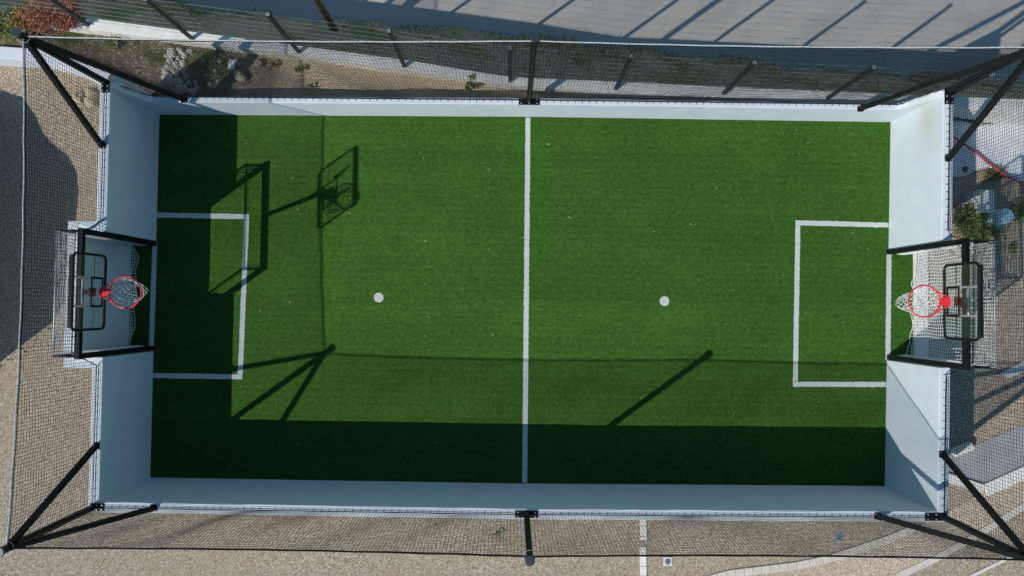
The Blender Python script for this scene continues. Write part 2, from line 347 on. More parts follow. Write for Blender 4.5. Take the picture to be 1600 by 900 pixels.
# ------------------------------------------------------------------ fence wall line beside the road
ZT = .60
IN = [at(u, v, ZT) for u, v in ((-260, -8), (0, 30), (137, 45), (300, 66), (467, 87), (632, 109), (797, 133), (962, 145), (1130, 152), (1293, 159), (1470, 163), (1600, 181), (1900, 200))]
OUT = [at(u, v, ZT) for u, v in ((-260, -25), (0, 10), (137, 27), (300, 49), (467, 71), (632, 93), (797, 120), (962, 127), (1130, 135), (1293, 142), (1470, 150), (1600, 155), (1900, 170))]
# ground
gl = MB(); far = 70
inx = [(p[0], p[1]) for p in IN]
top = [(-far, inx[0][1] + 7)] + [(p[0] + 0, p[1] + .05) for p in inx] + [(far, inx[-1][1] - 7)]
gl.poly([(-far, -far, 0), (far, -far, 0)] + [(x, y, 0) for x, y in top[::-1]])
tag(gl.build('gravel_ground', GRAVEL), kind='structure')
wl = MB(); n = len(IN); vs = []
for a, b in zip(IN, OUT): vs += [(a[0], a[1], -.3), (a[0], a[1], ZT), (b[0], b[1], ZT), (b[0], b[1], -.6)]
fs = [(0, 1, 2, 3), tuple(4 * (n - 1) + k for k in (3, 2, 1, 0))]
for i in range(n - 1):
    for k in range(4): fs.append((4 * i + k, 4 * i + 4 + k, 4 * i + 4 + (k + 1) % 4, 4 * i + (k + 1) % 4))
wl.add(vs, fs); tag(wl.build('boundary_wall', WHITEK, bevel=.01), 'low pale concrete wall carrying the wire fence along the roadside verge', 'wall')
# road, verge
ZR = -1.85
RE = [at(u, v, ZR) for u, v in ((-500, -105), (-200, -70), (60, -32), (250, 0), (340, 15), (500, 30), (600, 36), (800, 52), (1000, 77), (1200, 98), (1320, 113), (1450, 120), (1600, 130), (1900, 150))]
rd = MB(); rd.poly([(p[0], p[1] - .25, ZR) for p in RE] + [(far, RE[-1][1], ZR), (far, far, ZR), (-far, far, ZR), (-far, RE[0][1] + 3, ZR)])
tag(rd.build('road', ROAD), kind='structure')
# verge: lofted strip from the wall foot down to the road edge
vg = MB(); N = 150; M = 14
xo = [p[0] for p in OUT]; yo = [p[1] for p in OUT]; xr = [p[0] for p in RE]; yr = [p[1] for p in RE]
X0, X1 = -14.0, 12.0; gv = []
for i in range(N + 1):
    x = X0 + (X1 - X0) * i / N; ya = float(np.interp(x, xo, yo)) - .03; yb = float(np.interp(x, xr, yr)) + .05 * math.sin(x * 3.1) + .03 * math.sin(x * 7.7)
    for j in range(M + 1):
        t = j / M; z = .32 + (ZR + .01 - .32) * (t ** 1.15) + (.05 * math.sin(5 * x + 3 * t) * math.sin(3.1 * t) + random.uniform(-.03, .03) * (0 < t < 1))
        if j == M: z = ZR - .02
        vg.v.append((x, ya + (yb - ya) * t, z)); gv.append((x, t))
for i in range(N):
    for j in range(M):
        a = i * (M + 1) + j; vg.f.append((a, a + M + 1, a + M + 2, a + 1))
tag(vg.build('verge', VERGE, smooth=True), kind='structure')
gb = MB(); gd = MB()
for i in range(15000):
    k = rng.integers(0, N); j = int(min(M - 1, max(0, M * (rng.beta(3.0, 1.15) if rng.random() < .75 else rng.random()))))
    p = Vector(vg.v[k * (M + 1) + j]).lerp(Vector(vg.v[(k + 1) * (M + 1) + j + 1]), random.random())
    if math.sin(p.x * 1.7) + math.sin(p.x * .63 + 1) + math.sin(p.x * 4.1 + p.y * 3) < random.uniform(-1.6, 1.6): continue
    a = random.uniform(0, 6.28); l = random.uniform(.05, .15)
    (gb if random.random() < .72 else gd).leaf(p, (math.cos(a), math.sin(a), random.uniform(.3, 1.4)), l, random.uniform(.008, .018), (0, 0, 1))
tag(gb.build('verge_grass', LGRASS), 'green grass tufts growing along the roadside verge', 'grass', kind='stuff'); tag(gd.build('dry_verge_grass', LDRY), 'dry straw-coloured grass on the roadside verge', 'grass', kind='stuff')
# ------------------------------------------------------------------ wire fence
fz = 2.12
bases = []
for u, v in ((-30, 20), (137, 41), (300, 63), (467, 84), (632, 106), (797, 129), (962, 141), (1130, 149), (1293, 156)):
    p = at(u, v, ZT); bases.append((p[0], p[1] + .03))
bases.insert(0, (2 * bases[0][0] - bases[1][0], 2 * bases[0][1] - bases[1][1])); bases += [(7.05, 3.47), (8.9, 3.36)]
fen = empty('wire_fence', (bases[4][0], bases[4][1], ZT), 'green wire fence on steel posts on top of the roadside wall', 'fence')
for x, y in bases:
    p = Part(); p.box((x, y, (ZT + fz) / 2), (.06, .05, fz - ZT)); p.box((x, y + .03, fz - .02), (.085, .02, .05)); po = p.under('fence_post', DGREEN, fen, bevel=.004)
    c = Part(); c.box((x, y, fz + .008), (.06, .055, .016)); c.under('post_cap', WIRE, po, base=fen.location)
for (x0, y0), (x1, y1) in zip(bases[:-1], bases[1:]):
    p = Part(); L = math.hypot(x1 - x0, y1 - y0)
    for k in range(8):
        z = ZT + .10 + k * .19
        p.tube([(x0, y0 + .04, z), ((x0 + x1) / 2, (y0 + y1) / 2 + .045, z - .006), (x1, y1 + .04, z)], .0026, 4)
    for k in range(1, int(L / .10)):
        t = k * .10 / L; p.tube([(x0 + (x1 - x0) * t, y0 + (y1 - y0) * t + .043, ZT + .04), (x0 + (x1 - x0) * t, y0 + (y1 - y0) * t + .043, fz - .1)],  .0009, 3)
    p.under('wire_panel', WIRE, fen)
# ------------------------------------------------------------------ planting bed behind the low side wall
bed = MB(); ZB = .37
bo = [(p[0], p[1] + .02) for p in IN[:11]]
inner = [(float(x), float(ty(x)) + THL - .02) for x in np.linspace(6.6, -6.4, 12)] + [at(165, 122, ZB)[:2], at(100, 92, ZB)[:2], at(0, 78, ZB)[:2], at(-260, 60, ZB)[:2]]
# gridded sheet between both borders
NB, MBD = 120, 6
bx = np.array([p[0] for p in bo]); by = np.array([p[1] for p in bo]); ix = np.array([p[0] for p in inner][::-1]); iy = np.array([p[1] for p in inner][::-1])
for i in range(NB + 1):
    x = -12 + (6.6 + 12) * i / NB; ya = float(np.interp(x, ix, iy)); yb = float(np.interp(x, bx, by))
    for j in range(MBD + 1):
        t = j / MBD; bed.v.append((x, ya + (yb - ya) * t, ZB + .04 * math.sin(x * 2.3 + 4 * t) + random.uniform(-.02, .02) - (.25 if x > 2.2 else 0) * min(1, (x - 2.2) / .5 if x > 2.2 else 0)))
for i in range(NB):
    for j in range(MBD):
        a = i * (MBD + 1) + j; bed.f.append((a, a + MBD + 1, a + MBD + 2, a + 1))
def bedmat():
    m, nt, p, out = newmat('bed_soil'); g = G(nt)
    f = g.noise(24, 6, .78); cl = g.noise(1.7, 4, .6); peb = g.voro(34); sep = g.n('ShaderNodeSeparateColor'); g.l(peb, sep.inputs[0])
    dk = g.ramp(f, [(.28, (.05, .037, .025)), (.5, (.15, .115, .082)), (.74, (.32, .255, .185))])
    tn = g.ramp(f, [(.28, (.34, .25, .15)), (.5, (.54, .42, .27)), (.74, (.68, .57, .41))])
    tn = g.mix(g.ramp(sep.outputs[0], [(.82, (0, 0, 0)), (.88, (1, 1, 1))]), tn, (.58, .53, .44))
    dk = g.mix(g.ramp(sep.outputs[0], [(.86, (0, 0, 0)), (.92, (1, 1, 1))]), dk, (.33, .30, .26))
    gr = g.ramp(g.noise(55, 3, .7), [(.3, (.02, .035, .008)), (.7, (.085, .115, .035))])
    x = g.n('ShaderNodeSeparateXYZ'); g.l(g.pos(), x.inputs[0])
    k = g.math('ADD', x.outputs[0], g.math('MULTIPLY', g.math('SUBTRACT', cl, .5), 2.2))
    c = g.mix(g.ramp(g.math('ADD', g.math('MULTIPLY', k, .25), 1.65), [(.35, (0, 0, 0)), (.55, (1, 1, 1))]), dk, tn)     # soil turns to tan sand along the bed
    ga = g.math('MULTIPLY', g.ramp(g.noise(2.3, 5, .65), [(.50, (0, 0, 0)), (.62, (1, 1, 1))]), g.ramp(g.math('ADD', g.math('MULTIPLY', x.outputs[0], .2), 1.6), [(.2, (1, 1, 1)), (.9, (0, 0, 0))]))
    c = g.mix(ga, c, gr)
    g.l(c, p.inputs['Base Color']); p.inputs['Roughness'].default_value = .95; p.inputs['Specular IOR Level'].default_value = .1; g.bump(p, f, .02, .5); return m
tag(bed.build('planting_bed', bedmat(), smooth=True), kind='structure')
# kerb wall between bed and gravel, running out from the court corner
ZK = .42
kw = MB(); ki = [at(u, v, ZK) for u, v in ((-260, 80), (0, 91), (60, 95), (105, 107), (162, 134))]; ko = [at(u, v, ZK) for u, v in ((-260, 60), (0, 72), (60, 76), (100, 86), (173, 114))]
n = len(ki); vs = []
for a, b in zip(ki, ko): vs += [(a[0], a[1], -.05), (a[0], a[1], ZK), (b[0], b[1], ZK), (b[0], b[1], -.05)]
fs = [(0, 1, 2, 3), tuple(4 * (n - 1) + k for k in (3, 2, 1, 0))]
for i in range(n - 1):
    for k in range(4): fs.append((4 * i + k, 4 * i + 4 + k, 4 * i + 4 + (k + 1) % 4, 4 * i + (k + 1) % 4))
kw.add(vs, fs); tag(kw.build('retaining_wall', WALL, bevel=.012), 'short white wall running from the court corner below the orange shrubs', 'wall')
# stones on the bed
def stone(u, v, r, mat, label, group, z=None, seed=0, name='stone', flat=.75):
    z0 = ZB if z is None else z; c = at(u, v, z0)
    m = MB(); m.rock((0, 0, 0), (r * random.uniform(.9, 1.2), r * random.uniform(.75, 1), r * flat), seed)
    o = m.build(name, mat); o.location = (c[0], c[1], z0 + r * flat * .45); return tag(o, label, 'stone', group)
pile = [(270, 84, 8), (283, 80, 6), (268, 96, 7), (280, 92, 5), (290, 88, 6), (298, 82, 5), (267, 107, 8), (279, 104, 6), (288, 100, 6), (262, 112, 7), (265, 130, 11), (277, 116, 7), (287, 110, 6), (258, 140, 7),
        (281, 128, 8), (291, 120, 6), (296, 130, 5), (272, 143, 7), (283, 142, 8), (290, 139, 6), (302, 143, 6), (276, 100, 5), (259, 121, 6), (310, 138, 4), (262, 88, 5), (294, 108, 4), (306, 131, 4), (318, 96, 4), (324, 118, 4), (331, 102, 3), (316, 112, 3), (338, 112, 4), (328, 133, 4), (345, 97, 3), (341, 128, 3), (322, 86, 3), (352, 118, 3)]
for i, (u, v, r) in enumerate(pile):
    big = r >= 11
    stone(u, v, r / 88 * random.uniform(.9, 1.1), ROCKM, 'largest grey boulder in the stone pile on the planting bed' if big else 'grey rounded stone in the pile on the planting bed', 'stones piled on the planting bed', seed=i)
stone(315, 144, .06, ROCKR, 'reddish brown stone at the foot of the stone pile', None, seed=41)
stone(377, 121, .095, ROCKT, 'large pale tan stone alone on the soil below the white paper', None, seed=42)
stone(405, 100, .07, ROCKT, 'small pale stone lying on the bed close to the concrete wall', None, seed=43)
for k, (u, v, r, l) in enumerate(((126, 152, .11, 'tan rounded rock leftmost of the three by the court corner'), (146, 158, .13, 'largest tan rock of the three by the court corner'), (140, 145, .085, 'smallest tan rock tucked behind the two larger by the court corner'))):
    stone(u, v, r, ROCKT, l, 'rocks by the court corner', 0.0, 50 + k)
# crumpled paper
pp = MB(); c = at(365, 103, ZB)
for i in range(7):
    for j in range(7): pp.v.append((c[0] + (i - 3) * .022 + random.uniform(-.008, .008) - (j - 3) * .01, c[1] - (j - 3) * .028 + random.uniform(-.008, .008), ZB + .05 + random.uniform(0, .05)))
for i in range(6):
    for j in range(6): a = i * 7 + j; pp.f.append((a, a + 7, a + 8, a + 1))
o = pp.build('crumpled_paper', PAPER); sm = o.modifiers.new('solid', 'SOLIDIFY'); sm.thickness = .004; tag(o, 'crumpled white paper lying on the planting bed soil', 'paper')
# shrubs and weeds
def shrub(name, u, v, z, rad, hgt, nleaf, ll, lw_, mats, label, cat, group=None, sticks=8):
    c = Vector(at(u, v, z)); e = empty(name, c, label, cat, group)
    s = Part()
    for k in range(sticks):
        a = random.uniform(0, 6.28); q = random.uniform(.3, .8)
        s.tube([c, c + Vector((math.cos(a) * rad[0] * q * .5, math.sin(a) * rad[1] * q * .5, hgt * .5)), c + Vector((math.cos(a) * rad[0] * q, math.sin(a) * rad[1] * q, hgt * random.uniform(.6, .95)))], [.012, .008, .003], 4)
    s.under('stem', WOOD, e)
    parts = [Part() for _ in mats]
    cl = [(random.uniform(-.75, .75), random.uniform(-.75, .75), random.uniform(.35, .9), random.uniform(.25, .5)) for _ in range(max(4, nleaf // 60))]
    for k in range(nleaf):
        q = random.choice(cl); th = random.uniform(0, 6.28); r_ = random.random() ** .5 * q[3]; zz = random.uniform(-.3, .3)
        px, py = q[0] + r_ * math.cos(th), q[1] + r_ * math.sin(th)
        if px * px + py * py > 1.25: continue
        p = c + Vector((px * rad[0], py * rad[1], max(.02, (q[2] + zz * q[3]) * hgt)))
        a = math.atan2(py, px) + random.gauss(0, .9)
        random.choices(parts, [m[1] for m in mats])[0].leaf(p, (math.cos(a), math.sin(a), random.uniform(-.5, .9)), ll * random.uniform(.6, 1.3), lw_ * random.uniform(.7, 1.2), (random.uniform(-.4, .4), random.uniform(-.4, .4), 1))
    for q, m in zip(parts, mats):
        if q.f: q.under('foliage', m[0], e)
    return e
shrub('shrub', 22, 48, ZB, (.42, .30), .42, 1500, .075, .028, [(LGREEN, .75), (LOLIVE, .25)], 'green leafy shrub at the far end of the planting bed', 'shrub')
shrub('shrub', 58, 43, ZB, (.36, .22), .45, 1300, .085, .026, [(LORANGE, .6), (LOLIVE, .4)], 'orange and olive shrub between the green and the red ones', 'shrub')
shrub('shrub', 108, 38, ZB, (.46, .30), .60, 2100, .08, .024, [(LRED, .62), (LORANGE, .38)], 'tall red and orange shrub leaning on the concrete wall', 'shrub')
shrub('weed', 181, 71, ZB, (.12, .09), .18, 90, .07, .03, [(LGREEN, 1)], 'bright green weed on dark soil next to the red shrub', 'weed', sticks=3)
shrub('weed', 424, 104, ZB, (.10, .08), .12, 70, .05, .02, [(LOLIVE, .7), (LGREEN, .3)], 'sparse olive weed on tan soil right of the pale stone', 'weed', sticks=3)
shrub('weed', 470, 107, ZB, (.085, .07), .14, 90, .05, .022, [(LGREEN, 1)], 'small round green weed on sunny tan soil near the concrete wall', 'weed', sticks=3)
shrub('weed', 487, 137, ZB, (.06, .05), .10, 40, .045, .02, [(LGREEN, 1)], 'tiny green weed in the shaded soil behind the low wall', 'weed', sticks=2)
shrub('weed', 740, 136, ZB, (.15, .12), .25, 220, .06, .028, [(LGREEN, 1)], 'leafy green weed beside the concrete wall near the middle net post', 'weed', sticks=4)
bg_ = MB()
for i in range(900):
    u = random.gauss(318, 26); v = random.gauss(108, 16)
    if not (60 < v < 146): continue
    p = at(u, v, ZB + .02); a = random.uniform(0, 6.28); bg_.leaf(p, (math.cos(a), math.sin(a), random.uniform(.2, 1)), random.uniform(.04, .1), random.uniform(.01, .02), (0, 0, 1))
tag(bg_.build('bed_grass', LGRASS), 'patch of low grass growing beside the stone pile', 'grass', kind='stuff')
# ------------------------------------------------------------------ net posts
HP = 3.50; RT = 3.40
P = dict(TL=(-6.762, 3.37), TR=(6.77, 3.395), BL=(-6.757, -3.386), BR=(6.639, -3.378), MT=(.05, 3.395), MB=(.068, -3.413))
def post(key, z0, label, braces, plates, cap='disc'):
    x, y = P[key]; e = empty('net_post', (x, y, z0), label, 'post', 'posts carrying the ball net')
    p = Part(); p.box((x, y, (z0 + HP) / 2), (.078, .078, HP - z0)); po = p.under('post', BLACK, e, bevel=.006)
    # rail groove on the shaft
    p = Part(); sx = 1 if x < 0 else -1; sy = 1 if y < 0 else -1
    p.box((x + sx * .043, y, (z0 + HP) / 2), (.012, .02, HP - z0 - .1)) if key in ('TL', 'BL', 'TR', 'BR') else p.box((x, y + sy * .043, (z0 + HP) / 2), (.02, .012, HP - z0 - .1)); p.under('rail', DGREEN, po, base=e.location)
    p = Part(); p.disc((x, y, HP), .068, .035, 24); p.under('cap', CAPM, e, bevel=.006)
    p = Part(); p.tube([(x + .085 * math.cos(a), y + .085 * math.sin(a), RT - .02) for a in [k * math.pi / 8 for k in range(16)]], .003, 5, closed=True); p.under('cable_loop', NETB if key == 'MT' else CABLE, e)
    for (bx_, by_, bz) in braces:
        p = Part(); a = Vector((bx_, by_, bz + .03)); b = Vector((x, y, HP - .12)); p.bar(a, b, .072); br = p.under('brace', BLACK, e, bevel=.004)
        p = Part(); p.box((bx_, by_, bz + .008), (.10, .10, .016)); d = (b - a).normalized(); p.box(a + d * .02 , (.03, .10, .07)); p.under('foot_plate', BLACK, br, base=e.location)
        for s_ in (-1, 1):
            p = Part(); p.disc((bx_ + .033 * s_, by_ - .033 * s_, bz + .016), .009, .012, 8); p.under('bolt', BOLT, br, base=e.location)
    for (px, py, wx, wy) in plates:
        p = Part(); p.box((px, py, z0 + .006), (wx, wy, .012)); pl = p.under('base_plate', BLACK, e, bevel=.002)
        for i in (-1, 0, 1):
            for j in (-1, 1):
                q = (px + i * wx * .38, py + j * wy * .30, z0 + .012) if wx > wy else (px + j * wx * .3, py + i * wy * .38, z0 + .012)
                if math.hypot(q[0] - x, q[1] - y) > .055:
                    p = Part(); p.disc(q, .012, .014, 8); p.under('bolt', BOLT, pl, base=e.location)
    return e
def wp(u, v, z): p = at(u, v, z); return (p[0], p[1], z)
post('MT', HL, 'black net post in the middle of the low wall beside the road', [], [(.05, 3.372, .36, .11)])
post('MB', HW, 'black net post in the middle of the shaded long wall beside the gravel', [], [(.068, -3.415, .36, .11)])
post('TL', HW, 'black braced corner net post beside the orange shrubs', [wp(160, 227, HW), wp(288, 156, HL)], [(-6.76, 3.30, .13, .2)])
post('BL', HW, 'black braced corner net post on the gravel side of the shaded end wall', [wp(151, 697, HW), wp(240, 793.5, HW)], [(-6.70, -3.387, .22, .12)])
post('TR', HW, 'black braced corner net post above the damp stain', [wp(1481, 247, HW), wp(1344, 170, HL)], [(6.77, 3.31, .15, .25)])
post('BR', HW, 'black braced corner net post beside the white kerbs', [wp(1472, 710, HW), wp(1371, 806, HW)], [(6.52, -3.38, .34, .12)])
# ------------------------------------------------------------------ nets
def net(A, B, zfun, inward, label, sag, pale=True, cell=.05, th=.0031):
    """black ball net from post A to post B; zfun(s) gives the height of its lower edge s metres from A"""
    A = Vector((*A, 0)); B = Vector((*B, 0)); L = (B - A).length; d = (B - A) / L; nrm = Vector((*inward, 0))
    ph = random.uniform(0, 6)
    def pos(s, z):
        t = min(1, max(0, s / L)); zb = zfun(s); f = min(1, max(0, (z - zb) / (RT - zb)))
        off = .04 * math.sin(2.1 * s + ph) * math.sin(math.pi * f) + .022 * math.sin(5.7 * s + 2 * z + ph) * math.sin(math.pi * f) + .03 * math.sin(math.pi * f) * math.sin(math.pi * t)
        p = A + d * s + nrm * off; p.z = z - sag * 4 * t * (1 - t) * f - .012 * f * abs(math.sin(s * math.pi / .9)); return p
    e = empty('ball_net', A + d * L / 2 + Vector((0, 0, zfun(L / 2))), label, 'net', 'black netting round the court')
    m = Part(); n = int(L / cell)
    for i in range(1, n):
        s = L * i / n; zb = zfun(s); m.tube([pos(s + .004 * math.sin(9 * z_ + i), z_) for z_ in np.linspace(zb, RT, 8)], th, 3, False)
    lev = RT - cell
    while lev > HL + .02:
        run = []
        for i in range(0, n * 1 + 1, 2):
            s = L * i / n
            if zfun(s) < lev - .01: run.append(pos(s, lev + .004 * math.sin(7 * s + lev * 40)))
            else:
                if len(run) > 1: m.tube(run, th, 3, False)
                run = []
        if len(run) > 1: m.tube(run, th, 3, False)
        lev -= cell
    m.under('mesh', NETB, e)
    ss = np.linspace(.05, L - .05, int(L / .12))
    r = Part(); r.tube([pos(s, RT) - Vector((0, 0, .03)) for s in ss], .006, 5)
    for s in ss[::1]:
        q = pos(s, RT); r.tube([q - Vector((0, 0, .035)), q + Vector((0, 0, .012))], .005, 4)
    r.under('edge_cord', NETB, e)
    c = Part(); c.tube([pos(s, RT) + Vector((0, 0, .002)) for s in np.linspace(.03, L - .03, 40)], .009 if pale else .0065, 6); c.under('top_cable', CABLE if pale else NETB, e)
    b = Part(); pts = [pos(s, zfun(s)) + Vector((0, 0, .012)) for s in ss]; b.tube(pts, .0075, 5)
    for s in ss:
        q = pos(s, zfun(s)); b.tube([q + Vector((0, 0, .012)), q + nrm * .035 + Vector((0, 0, -.002))], .004, 4)
    b.under('bottom_cord', NETB, e)
    return e
def zl(s0, s1, zg):
    def f(s): return float(np.interp(s, [0, s0 - .12, s0, s1, s1 + .12, 99], [HW + .01, HW + .01, zg, zg, HW + .01, HW + .01]))
    return f
def ztop_left(s): return float(np.interp(s, [0, .10, .16, .22, .30, .38, 99], [HW + .01, HW - .02, HW - .22, HW - .45, HW - .66, HL + .01, HL + .01]))
LT = math.hypot(P['TR'][0] - P['MT'][0], P['TR'][1] - P['MT'][1])
def ztop_right(s): return ztop_left(LT - s)
yb0 = P['BL'][1]
net(P['BL'], P['TL'], zl(GY0 - yb0 + .05, GY1 - yb0 - .03, 2.17), (1, 0), 'black ball net above the shaded end wall and gravel', .12)
net(P['BR'], P['TR'], zl(GY0 - yb0 + .05, GY1 - yb0 - .03, 2.17), (-1, 0), 'black ball net above the sunlit end wall and rubble', .12)
net(P['TL'], P['MT'], ztop_left, (0, -1), 'black ball net in front of the stone pile and tan soil', .09)
net(P['MT'], P['TR'], ztop_right, (0, -1), 'black ball net in front of the striped road shadows', .09)
net(P['BL'], P['MB'], lambda s: HW + .01, (0, 1), 'black ball net above plain brown gravel from corner to middle post', .09, False)
net(P['MB'], P['BR'], lambda s: HW + .01, (0, 1), 'black ball net above the gravel with drains and kerbs', .09, False)
# ------------------------------------------------------------------ goals (front frame in the wall opening, thin rear frame, white net)
HG = 2.16
def goal(side, x, y0, y1, xr, label, wob):
    e = empty('goal', (x, (y0 + y1) / 2, 0), label, 'goal', 'goals in the end walls')
    for y in (y0, y1):
        p = Part(); p.box((x, y, (HG - .08) / 2), (.08, .08, HG - .08)); p.under('goal_post', BLACK, e, bevel=.006)
    p = Part(); p.box((x, (y0 + y1) / 2, HG - .04), (.08, y1 - y0 + .08, .08)); p.under('crossbar', BLACK, e, bevel=.006)
    for y in (y0, y1):
        p = Part(); p.tube([(xr, y, .02), (xr, y, HG - .03)], .02, 8); p.under('rear_post', BLACK, e, True)
        p = Part(); p.tube([(x, y, HG - .06), (xr, y, HG - .06)], .02, 8); p.under('top_bar', BLACK, e, True)
    p = Part(); p.tube([(xr, y0, HG - .03), (xr, y1, HG - .03)], .015, 8); p.under('rear_bar', GREYB, e, True)
    # net: roof, back, two sides
    c = .055; th = .0042; m = Part(); s = -1 if xr < x else 1; rb = random.Random(wob)
    ny = int((y1 - y0) / c); ph = rb.uniform(0, 6)
    def back(y, z):
        f = 1 - z / HG; return (xr + s * .015 - s * (.05 * math.sin(2.2 * y + ph) + .035 * math.sin(9 * y + ph) + .05) * f ** 2 + .012 * math.sin(13 * y + 9 * z), y + .012 * math.sin(9 * z + 5 * y), max(.015, z))
    low = lambda y: .05 + .05 * math.sin(7 * y + ph) + .03 * math.sin(15 * y)
    for i in range(ny + 1):
        y = y0 + (y1 - y0) * i / ny
        m.tube([back(y, z) for z in np.linspace(HG, low(y), 14)], th, 3, False)
        m.tube([(x + (xr - x) * t, y + .01 * math.sin(8 * t + i), HG - .02 - .05 * math.sin(math.pi * t)) for t in np.linspace(0, 1, 5)], th, 3, False)
    k = HG - c
    while k > .12:
        m.tube([back(y, k + .012 * math.sin(6 * y + k * 9)) for y in np.linspace(y0, y1, 40)], th, 3, False); k -= c
    m.tube([back(y, low(y)) for y in np.linspace(y0, y1, 70)], .005, 4, False)
    k = c
    while k < abs(xr - x):
        xx = x + s * k; f = k / abs(xr - x); m.tube([(xx, y, HG - .02 - .05 * math.sin(math.pi * f) - .01 * math.sin(6 * y)) for y in np.linspace(y0, y1, 30)], th, 3, False); k += c
    for y, sy in ((y0, 1), (y1, -1)):
        k = HG - c
        while k > .1: m.tube([(x + (xr - x) * t, y + sy * .05 * math.sin(math.pi * t) , k) for t in np.linspace(0, 1, 5)], th, 3, False); k -= c
        k = c
        while k < abs(xr - x): m.tube([(x + s * k, y + sy * .05 * math.sin(math.pi * k / abs(xr - x)), z) for z in np.linspace(.08, HG, 6)], th, 3, False); k += c
    m.under('goal_net', NETW, e); return e
goal(-1, -6.705, -.975, .915, -7.07, 'black framed goal with white net set in the shaded recess', 3)
goal(1, 6.635, -.975, .925, 7.06, 'black framed goal with white net at the sunlit end', 5)
# ------------------------------------------------------------------ basketball hoops above the crossbars
def hoop(loc, rz, label, seed):
    """built facing +x, crossbar at x = 0, z = 0 is the top of the crossbar"""
    e = empty('basketball_hoop', loc, label, 'basketball hoop', 'hoops above the goals'); e.rotation_euler = (0, 0, rz)
    X = .60; z0, z1 = .35, 1.08; w2 = .525; rb = random.Random(seed)
    def rr(y0, y1, a, b, r, n=5):
        pts = []
        for cy, cz, st in ((y1 - r, b - r, 0), (y0 + r, b - r, 1), (y0 + r, a + r, 2), (y1 - r, a + r, 3)):
            for k in range(n + 1): q = (st + k / n) * math.pi / 2; pts.append((cy + r * math.cos(q), cz + r * math.sin(q)))
        return pts
    m = MB(); pl = rr(-w2 + .012, w2 - .012, z0 + .012, z1 - .012, .07); n = len(pl)
    m.add([(X, y, z) for y, z in pl] + [(X - .008, y, z) for y, z in pl], [tuple(range(n)), tuple(range(n, 2 * n))[::-1]] + [(i, n + i, n + (i + 1) % n, (i + 1) % n) for i in range(n)])
    bd = m.build('backboard', GLASS, e)
    m = MB(); m.tube([(X - .004, y, z) for y, z in rr(-w2, w2, z0, z1, .075)], .019, 8, closed=True); m.build('board_frame', BLACK, bd)
    m = MB(); m.box((X - .03, 0, z1 - .012), (.05, 2 * w2 - .06, .045)); m.build('top_rail', BLACK, bd)
    m = MB(); m.tube([(X - .03, -w2 + .01, z0 + .22), (X - .03, w2 - .01, z0 + .22)], .006, 6); m.build('back_rail', DGREEN, bd)
    m = MB()
    for y0_, z0_, y1_, z1_ in ((-.20, .43, .20, .43), (-.20, .68, .20, .68), (-.20, .43, -.20, .68), (.20, .43, .20, .68)):
        m.box((X + .006, (y0_ + y1_) / 2, (z0_ + z1_) / 2), (.004, abs(y1_ - y0_) + .034 if y0_ != y1_ else .034, abs(z1_ - z0_) - .036 if z0_ != z1_ else .034))
    m.build('target_square', BLACK, bd)
    for y in (-.2, .2):
        m = MB(); m.box((X - .05, y, .84), (.02, .03, .32)); m.build('rear_bracket', GREYB, e)
    m = MB(); m.bar((.0, 0, -.04), (X - .10, 0, .62), .06); m.bar((X - .12, 0, .60), (X - .03, 0, .60), .05); m.box((X - .035, 0, .60), (.03, .12, .13)); m.build('support_arm', BLACK, e)
    m = MB()
    for s in (-1, 1): m.bar((X - .30, .0, .40), (X - .02, s * .17, .84), .022)
    m.build('diagonal_strut', GREYB, e)
    zr = .49; R = .225; rc = X + .375
    m = MB(); m.tube([(rc + R * math.cos(a), R * math.sin(a), zr) for a in [k * math.pi / 20 for k in range(40)]], .011, 8, closed=True); rim = m.build('rim', RED, e, True)
    m = MB(); m.box((X + .085, 0, zr + .006), (.15, .115, .012)); m.box((X + .012, 0, zr - .05), (.012, .13, .13))
    for s in (-1, 1): m.bar((X + .01, s * .05, zr - .01), (rc - R * .72, s * R * .70, zr - .002), .016)
    m.build('rim_bracket', RED, rim)
    m = MB(); N = 12; lv = 7
    def npt(k, j):
        f = j / lv; a = 2 * math.pi * (k + .5 * (j % 2)) / N; r = R * (1 - .62 * f ** .8) * (1 + .12 * math.sin(3 * a + j)); 
        return (rc + r * math.cos(a) + (.07 if seed == 4 else .01) * f ** 1.5, r * math.sin(a) + .02 * f, zr - (.46 if seed == 4 else .40) * f - .015 * math.sin(2 * a + seed) * f)
    for k in range(N):
        for sgn in (0, 1):
            pts = []
            kk = k
            for j in range(lv + 1):
                pts.append(npt(kk, j))
                if sgn == 0: kk = kk + (1 if j % 2 else 0)
                else: kk = kk - (0 if j % 2 else 1)
            m.tube(pts, .0036, 4, False)
    m.build('hoop_net', NETW, e); return e
hoop((-6.695, -.015, HG), 0, 'basketball hoop with red rim above the goal in the shaded recess', 1)
hoop((6.66, .0, HG), math.pi, 'basketball hoop with red rim above the goal at the sunlit end', 4)
